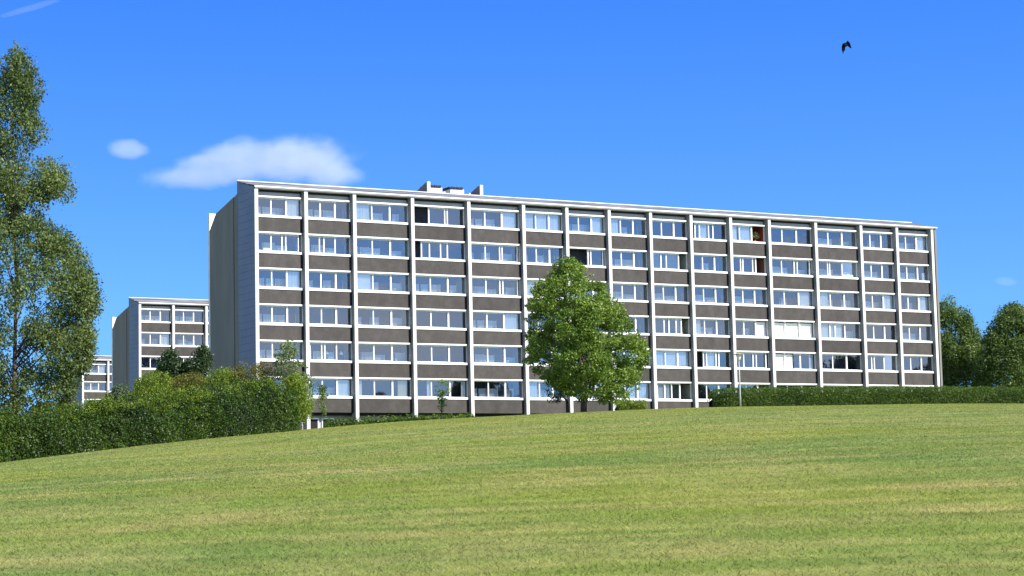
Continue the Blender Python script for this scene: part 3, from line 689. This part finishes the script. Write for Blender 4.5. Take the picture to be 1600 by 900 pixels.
# hedges: an added dark core that blocks light and a thick coat of leaves
def hedge(name, label, cat, path, leaf, mat, per, rng, lump=.25, round_end=(0, 0), top_up=.5, shoots=0):
    """path: (x, y, height, thickness) along the front foot; body lies behind it"""
    P = np.array(path, float); seg = np.linalg.norm(np.diff(P[:, :2], axis=0), axis=1); s = np.concatenate([[0], np.cumsum(seg)]); Lh = s[-1]
    root = empty(name, (float(P[0, 0]), float(P[0, 1]), gz(P[0, 0], P[0, 1])), 0, label, cat)
    off = np.array([P[0, 0], P[0, 1], gz(P[0, 0], P[0, 1])])
    def ev(t):
        x = np.interp(t, s, P[:, 0]); y = np.interp(t, s, P[:, 1]); h = np.interp(t, s, P[:, 2]); w = np.interp(t, s, P[:, 3])
        e = 1e-2; dx = np.interp(t+.5, s, P[:, 0])-np.interp(t-.5, s, P[:, 0]); dy = np.interp(t+.5, s, P[:, 1])-np.interp(t-.5, s, P[:, 1])
        l = np.hypot(dx, dy)+1e-9
        return x, y, h, w, -dy/l, dx/l, dx/l, dy/l                # normal pointing away from the camera
    ph = rng.uniform(0, 6, 8)
    def wob(t, v):
        return lump*(.45*np.sin(t*.9+v*3.1+ph[0])+.40*np.sin(t*1.7-v*5.3+ph[1])+.32*np.sin(t*3.1+v*8.2+ph[2])*np.sin(t*.7-v*4+ph[5])+.45*np.sin(t*.33+v*1.2+ph[3])+.25*np.sin(t*4.3-v*11+ph[4])+.15*np.sin(t*9.3+v*17+ph[6]))
    def surf(t, v, inset):
        """v: 0..1 front face, 1..2 top, 2..3 back"""
        x, y, h, w, nx_, ny_, tx, ty = ev(t)
        d_end = np.minimum(np.where(round_end[0] > 0, t/max(round_end[0], .01), 9), np.where(round_end[1] > 0, (Lh-t)/max(round_end[1], .01), 9))
        k = np.sqrt(np.clip(1-(1-np.clip(d_end, 0, 1))**2, 0, 1))
        hh = h*(.42+.58*k); 
        # superellipse section
        a = v/3*math.pi; ca, sa = -np.cos(a), np.sin(a)
        e_ = .45 if lump < .1 else .58
        uu = np.sign(ca)*np.abs(ca)**e_; vv = np.abs(sa)**e_
        wk = w*(.35+.65*k)
        dpt = w*.5+uu*(wk*.5-inset); zz = vv*(hh-inset)
        wv = wob(t, v)
        dpt = dpt+uu*wv; zz = zz+vv*wv*.8
        px, py = x+nx_*dpt, y+ny_*dpt
        gz_ = ground(x+nx_*np.clip(dpt, 0, w), y+ny_*np.clip(dpt, 0, w))
        nrm3 = np.stack([nx_*uu, ny_*uu, vv], -1); nrm3 /= np.linalg.norm(nrm3, axis=-1, keepdims=True)+1e-9
        return np.stack([px, py, gz_+zz], -1), nrm3
    nt_, nv_ = max(8, int(Lh*1.5)), 18
    T, Vv = np.meshgrid(np.linspace(0.02, Lh-.02, nt_), np.linspace(0, 3, nv_), indexing='ij')
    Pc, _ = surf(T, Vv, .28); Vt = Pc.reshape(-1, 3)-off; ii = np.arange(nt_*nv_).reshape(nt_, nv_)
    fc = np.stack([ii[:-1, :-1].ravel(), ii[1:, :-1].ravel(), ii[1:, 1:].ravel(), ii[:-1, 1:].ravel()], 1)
    core_ = np_mesh('light_block_core', Vt, fc, M['core'], root, smooth=True)
    n = int(Lh*(2*P[:, 2].mean()+P[:, 3].mean())*per)
    t = rng.random(n)*Lh; v = rng.random(n)*3
    fr_ = rng.random(n) < .38; v = np.where(fr_, np.arcsin(rng.random(n)**(1/(.45 if lump < .1 else .58)))/math.pi*3, v)
    # fewer leaves on the back
    keep = (v < 2.1) | (rng.random(n) < .5); t, v = t[keep], v[keep]; n = len(t)
    p, o = surf(t, v, np.maximum(-.05, rng.normal(.13, .17, n)*min(1, lump*6)))
    for e in (0, 1):                                              # ends
        if round_end[e] or True:
            pass
    p = p+rng.normal(0, .04, p.shape)
    leaves(p-off, o, leaf, rng, 'foliage', mat, root, 0, top_up, .6)
    if shoots:                                                    # paler shoots along the top
        n = int(Lh*P[:, 3].mean()*per*shoots); t = rng.random(n)*Lh; v = .72+rng.random(n)**1.6*1.3
        dens = np.sin(t*.8+1)+np.sin(t*2.3)+np.sin(t*.27+2); k = dens+rng.normal(0, 1, n) > -.3; t, v = t[k], v[k]; n = len(t)
        p, o = surf(t, v, rng.normal(-.03, .05, n)); p[:, 2] += rng.random(n)**3*.28
        leaves(p-off, o, leaf*.95, rng, 'pale_top_shoots', M['yellowgreen'], root, 0, .6, .5)
    return root
# left: a tall loose hedge running down the slope
def foot(px, Y): x = ray(px, 690)[0]*Y; return x
path = []
for px, Y, top_py, w in [(-260, 88, 652, 4), (-120, 92, 651, 4), (0, 95, 650, 4), (60, 98, 646, 4), (130, 100, 636, 4), (170, 102, 624, 4.2), (220, 104, 622, 4.2), (280, 107, 619, 4.2), (330, 110, 612, 4.2), (370, 112, 604, 4.2), (420, 115, 595, 4.2), (455, 117, 592, 4.2), (482, 119, 602, 4.2)]:
    x = foot(px, Y); yb = Y; zt = ray(px, top_py)[2]*(Y+w*.4); h = zt-gz(x, Y+w*.4); path.append((x, Y, h, w))
hedge('tall_hedge', 'tall loose dark green hedge running down the slope on the left', 'hedge', path, .105, M['hedge'], 420, np.random.default_rng(71), lump=.38, round_end=(0, 2.6), shoots=.30)
path = []
for px, Y, top_py, w in [(1119, 133, 607, 2.2), (1160, 133.5, 606.5, 2.2), (1300, 135, 605, 2.2), (1440, 137, 605, 2.2), (1600, 139, 606.5, 2.2), (1720, 141, 608, 2.2)]:
    x = ray(px, 620)[0]*Y; zt = ray(px, top_py)[2]*(Y+w*.4); h = zt-gz(x, Y+w*.4); path.append((x, Y, h, w))
hedge('clipped_hedge', 'long low clipped green hedge before the right half of the block', 'hedge', path, .072, M['hedge2'], 760, np.random.default_rng(72), lump=.045, round_end=(.9, 0))
path = [(ray(966, 640)[0]*147, 147, .75, 1.5), (ray(1013, 640)[0]*147.5, 147.5, .72, 1.5)]
path = [(x, y, ray(990, 626)[2]*y-gz(x, y), w) for x, y, h, w in path]
hedge('box_shrub', 'short clipped yellow-green hedge piece at the column right of the maple', 'hedge', path, .10, M['yellowgreen'], 420, np.random.default_rng(73), lump=.05, round_end=(.2, .2))
path = []
for px, Y, tp in [(512, 146, 656), (560, 147, 654), (600, 148, 652), (650, 149, 651), (700, 150, 650), (740, 150, 651)]:
    x = ray(px, 655)[0]*Y; path.append((x, Y, max(.25, ray(px, tp)[2]*Y-gz(x, Y)), 1.2))
hedge('low_planting', 'low straggly green planting along the foot of the block, left part', 'shrub', path, .16, M['hedge2'], 200, np.random.default_rng(74), lump=.12, round_end=(.5, .5))

# ------------------------------------------------------------------ park lamp
Y = 128.; b = at(1157, 637, Y); zb = gz(b[0], Y); topz = ray(1149, 553)[2]*Y
lamp = empty('park_lamp', (b[0], Y, zb), 0, 'slim park lamp post with a flat hat shade standing before the clipped hedge', 'street lamp')
hh = topz-zb; lx_ = at(1149, 553, Y)[0]-b[0]+ (hh*.0)
m = MB(); m.tube([(0, 0, -.2), (0, 0, .9), (0, 0, hh-.38)], [.055, .05, .035], 12); m.build('pole', M['lampgrey'], lamp, smooth=True)
m = MB(); m.tube([(0, 0, hh-.40), (0, 0, hh-.36), (0, 0, hh-.10), (0, 0, hh-.04)], [.05, .08, .17, .17], 16); m.build('lamp_bowl', M['lampglobe'], lamp, smooth=True)
m = MB(); m.tube([(0, 0, hh-.04), (0, 0, hh-.02), (0, 0, hh+.03), (0, 0, hh+.06)], [.33, .33, .12, .03], 24); m.build('lamp_shade', M['lampgrey'], lamp)

# ------------------------------------------------------------------ things standing on the window sills
def fac(s, w, z):                                   # point on the long block: along, into, above the top sill
    c, sn = math.cos(TH), math.sin(TH)
    return (-19.677+c*s-sn*w, 160.584+sn*s+c*w, 23.454+z)
def potted(label, s, row, size, rng, w=.98, leafm='pale'):
    root = empty('potted_plant', fac(s, w, .2-H*row-.02), TH, label, 'plant')
    m = MB(); m.tube([(0, 0, 0), (0, 0, .22)], [.10, .14], 12); m.build('pot', M['terracotta'], root)
    P, O = blob_points([(0, 0, .22+size*.6), (size*.4, 0, .22+size*.4), (-size*.35, .03, .22+size*.5)], [size*.5, size*.35, size*.3], 130, rng)
    leaves(P, O, .10, rng, 'foliage', M[leafm], root)
    m = MB(); m.box(-.3, .3, -.12, .12, -.9, -.003); m.build('stand', M['black'], root)
    return root
def bay_s(b, f): return SB[b]+.3+(BAYS[b]-.35)*f
potted('green pot plant before the red balcony wall in the top storey', bay_s(10, .80), 0, .75, np.random.default_rng(81))
potted('small pot plant in the open right part of a balcony, fourth storey down', bay_s(8, .87), 3, .35, np.random.default_rng(82), leafm='rust')
# white boxes and bundles on sills
def sill_box(label, s, row, w_, h_, mat, dy=.85):
    m = MB(); m.box(-w_/2, w_/2, -.06, .06, 0, h_); o = m.build('storage_box', mat, None); o.location = fac(s, dy, .2-H*row); o.rotation_euler = (0, 0, TH)
    bm = bmesh.new(); bm.from_mesh(o.data); bmesh.ops.bevel(bm, geom=bm.edges[:], offset=.02, segments=2, affect='EDGES'); bm.to_mesh(o.data); bm.free()
    return tag(o, label, 'box')
sill_box('tall white box on the sill of the last window right, second storey down', bay_s(14, .90), 1, .38, .75, M['whitecurtain'])
for k in range(3):
    o = sill_box(('left', 'middle', 'right')[k]+' one of three white bundles on a sill, third bay from the right', bay_s(12, .74+k*.09), 1, .36, .26+.05*(k % 2), M['whitecurtain']); o['group'] = 'white bundles on one sill'
# arched black chair back
ch = MB(); pts = [(.34*math.cos(t), 0, .42*math.sin(t)) for t in np.linspace(math.pi, 0, 13)]
ch.tube(pts, [.05]*13, 8); o = ch.build('chair', M['black'], None, smooth=True); o.location = fac(bay_s(13, .75), .95, .2-H*4); o.rotation_euler = (0, 0, TH)
tag(o, 'black arched chair back behind the glass, second bay from the right, fifth storey down', 'chair')
# two pendant lamps
for k, f_ in enumerate((.52, .84)):
    root = empty('pendant_lamp', fac(bay_s(1, f_), 1.2, 1.70-H*4), TH, ('left' if k == 0 else 'right')+' one of two white pendant lamps in the second bay, fifth storey down', 'lamp', 'white pendant lamps')
    m = MB(); m.tube([(0, 0, 0), (0, 0, -.7)], [.008, .008], 5); m.build('cord', M['black'], root)
    m = MB(); m.tube([(0, 0, -.68), (0, 0, -.75), (0, 0, -.95), (0, 0, -.98)], [.03, .06, .17, .16], 14); m.build('lamp_shade', M['whitecurtain'], root, smooth=True)

# ------------------------------------------------------------------ crow
Y = 80.; q = at(1321, 72, Y); sc_ = Y/F
cr_ = MB()
def W3(x, y, d=0): return ((x)*sc_, d, (-y)*sc_)                    # offsets in px of that distance
cr_.tube([W3(-2, 1, -.24), W3(-1.8, .5, -.20), W3(-1, -.5, -.12), W3(0, -2, 0), W3(1, -3, .12), W3(1.4, -3, .2), W3(1.6, -2.6, .34)], [.012, .045, .07, .085, .07, .05, .02], 10)
def wing(pts):
    a = [W3(*p) for p in pts]; n = len(a)//2
    for i in range(n-1):
        A, B, C_, D_ = a[i], a[i+1], a[2*n-2-i], a[2*n-1-i]
        t = .006
        lo = [(p[0], p[1], p[2]-t) for p in (A, B, C_, D_)]; hi = [(p[0], p[1], p[2]+t) for p in (A, B, C_, D_)]
        k = len(cr_.v); cr_.v += lo+hi
        for f in ((0,1,2,3),(7,6,5,4),(0,4,5,1),(1,5,6,2),(2,6,7,3),(3,7,4,0)): cr_.f.append(tuple(k+i2 for i2 in f)); cr_.m.append(0)
wing([(0, -4, -.10), (3, -7.5, -.12), (6.5, -4, -.10), (9.2, 3.5, -.04), (8.4, 2.6, .10), (6, -.2, .14), (3.2, -3.2, .16), (1, -1, .12)])
wing([(0, -3.5, -.10), (-5, -3.2, -.12), (-6.8, 1.5, -.12), (-6.6, 7, -.08), (-4.6, 12.5, -.02), (-3.6, 12, .06), (-2.4, 8, .12), (-.2, 5.5, .14), (.6, 1, .13), (.8, -1, .12)])
o = cr_.build('crow', M['crow'], None); o.location = q; tag(o, 'black crow flapping high in the blue sky at the upper right', 'bird')

# ------------------------------------------------------------------ clouds
def cloud_mat(name, blobs, dens, nscale, amt, seed):
    m = bpy.data.materials.new(name); m.use_nodes = True; n = m.node_tree
    for x in list(n.nodes): n.nodes.remove(x)
    out = n.nodes.new('ShaderNodeOutputMaterial'); v = n.nodes.new('ShaderNodeVolumePrincipled'); n.links.new(v.outputs[0], out.inputs['Volume'])
    v.inputs['Color'].default_value = (1, 1, 1, 1); v.inputs['Anisotropy'].default_value = 0
    t = n.nodes.new('ShaderNodeTexCoord'); cur = None
    nz1 = n.nodes.new('ShaderNodeTexNoise'); nz1.inputs['Scale'].default_value = nscale; nz1.inputs['Detail'].default_value = 8; nz1.inputs['Roughness'].default_value = .68
    mpn = n.nodes.new('ShaderNodeMapping'); mpn.inputs['Location'].default_value = (seed, 0, 0); mpn.inputs['Scale'].default_value = (.8, 1, 1.25)
    n.links.new(t.outputs['Object'], mpn.inputs[0]); n.links.new(mpn.outputs[0], nz1.inputs[0])
    for (cx, cz, rx, ry, rz, rot) in blobs:
        mp_ = n.nodes.new('ShaderNodeMapping'); mp_.vector_type = 'TEXTURE'
        mp_.inputs['Location'].default_value = (cx, 0, cz); mp_.inputs['Rotation'].default_value = (0, rot, 0); mp_.inputs['Scale'].default_value = (rx, ry, rz)
        n.links.new(t.outputs['Object'], mp_.inputs[0])
        l = n.nodes.new('ShaderNodeVectorMath'); l.operation = 'LENGTH'; n.links.new(mp_.outputs[0], l.inputs[0])
        s = n.nodes.new('ShaderNodeMath'); s.operation = 'SUBTRACT'; s.inputs[0].default_value = 1; n.links.new(l.outputs['Value'], s.inputs[1])
        if cur is None: cur = s.outputs[0]
        else:
            mx = n.nodes.new('ShaderNodeMath'); mx.operation = 'SMOOTH_MAX' if False else 'MAXIMUM'; n.links.new(cur, mx.inputs[0]); n.links.new(s.outputs[0], mx.inputs[1]); cur = mx.outputs[0]
    a = n.nodes.new('ShaderNodeMath'); a.operation = 'MULTIPLY_ADD'; a.inputs[1].default_value = -amt; n.links.new(nz1.outputs[0], a.inputs[0]); n.links.new(cur, a.inputs[2])
    mr = n.nodes.new('ShaderNodeMapRange'); mr.interpolation_type = 'SMOOTHSTEP'; mr.inputs[1].default_value = -amt*.42; mr.inputs[2].default_value = .12; mr.inputs[3].default_value = 0; mr.inputs[4].default_value = dens
    n.links.new(a.outputs[0], mr.inputs[0]); n.links.new(mr.outputs[0], v.inputs['Density'])
    return m
def cloud(label, px, py, Y, ext, blobs, dens, nscale, amt, seed=0, name='cloud', cat='cloud'):
    """blobs in metres about the cloud's centre; the mesh is one closed hull round them"""
    c = at(px, py, Y)
    bm = bmesh.new(); bmesh.ops.create_icosphere(bm, subdivisions=3, radius=1)
    for v in bm.verts: v.co = Vector((v.co.x*ext[0], v.co.y*ext[1], v.co.z*ext[2]))
    me = bpy.data.meshes.new(name); bm.to_mesh(me); bm.free(); me.materials.append(cloud_mat(name, blobs, dens, nscale, amt, seed))
    o = bpy.data.objects.new(name, me); COL.objects.link(o); o.location = c
    return tag(o, label, cat, kind=None)
Yc = 1500.; k_ = Yc/F
cloud('long flat white cloud just above the left end of the roof', 392, 256, Yc, (215*k_, 28, 62*k_),
      [((458-392)*k_, (256-252)*k_, 128*k_, 22, 46*k_, .0), ((502-392)*k_, (256-264)*k_, 84*k_, 20, 40*k_, .30), ((375-392)*k_, (256-252)*k_, 95*k_, 18, 46*k_, -.10), ((330-392)*k_, (256-272)*k_, 135*k_, 16, 28*k_, -.05), ((340-392)*k_, (256-250)*k_, 95*k_, 14, 20*k_, -.08)],
      .030, .055, .9, 3)
cloud('small faint white cloud puff left of the long cloud', 200, 233, Yc, (42*k_, 13, 22*k_), [(0, 0, 40*k_, 11, 20*k_, .05)], .026, .09, .6, 11)

k2 = 2600./F
cloud('faint slanting vapour trail in the top left corner of the sky', 46, 13, 2600., (62*k2, 14, 20*k2), [(0, 0, 74*k2, 10, 5.5*k2, -.27)], .006, .03, .35, 5, name='vapour_trail')
cloud('tiny faint cloud wisp at the far right above the trees', 1572, 440, 2600., (24*k2, 14, 12*k2), [(0, 0, 22*k2, 10, 9*k2, .1)], .006, .05, .5, 7)
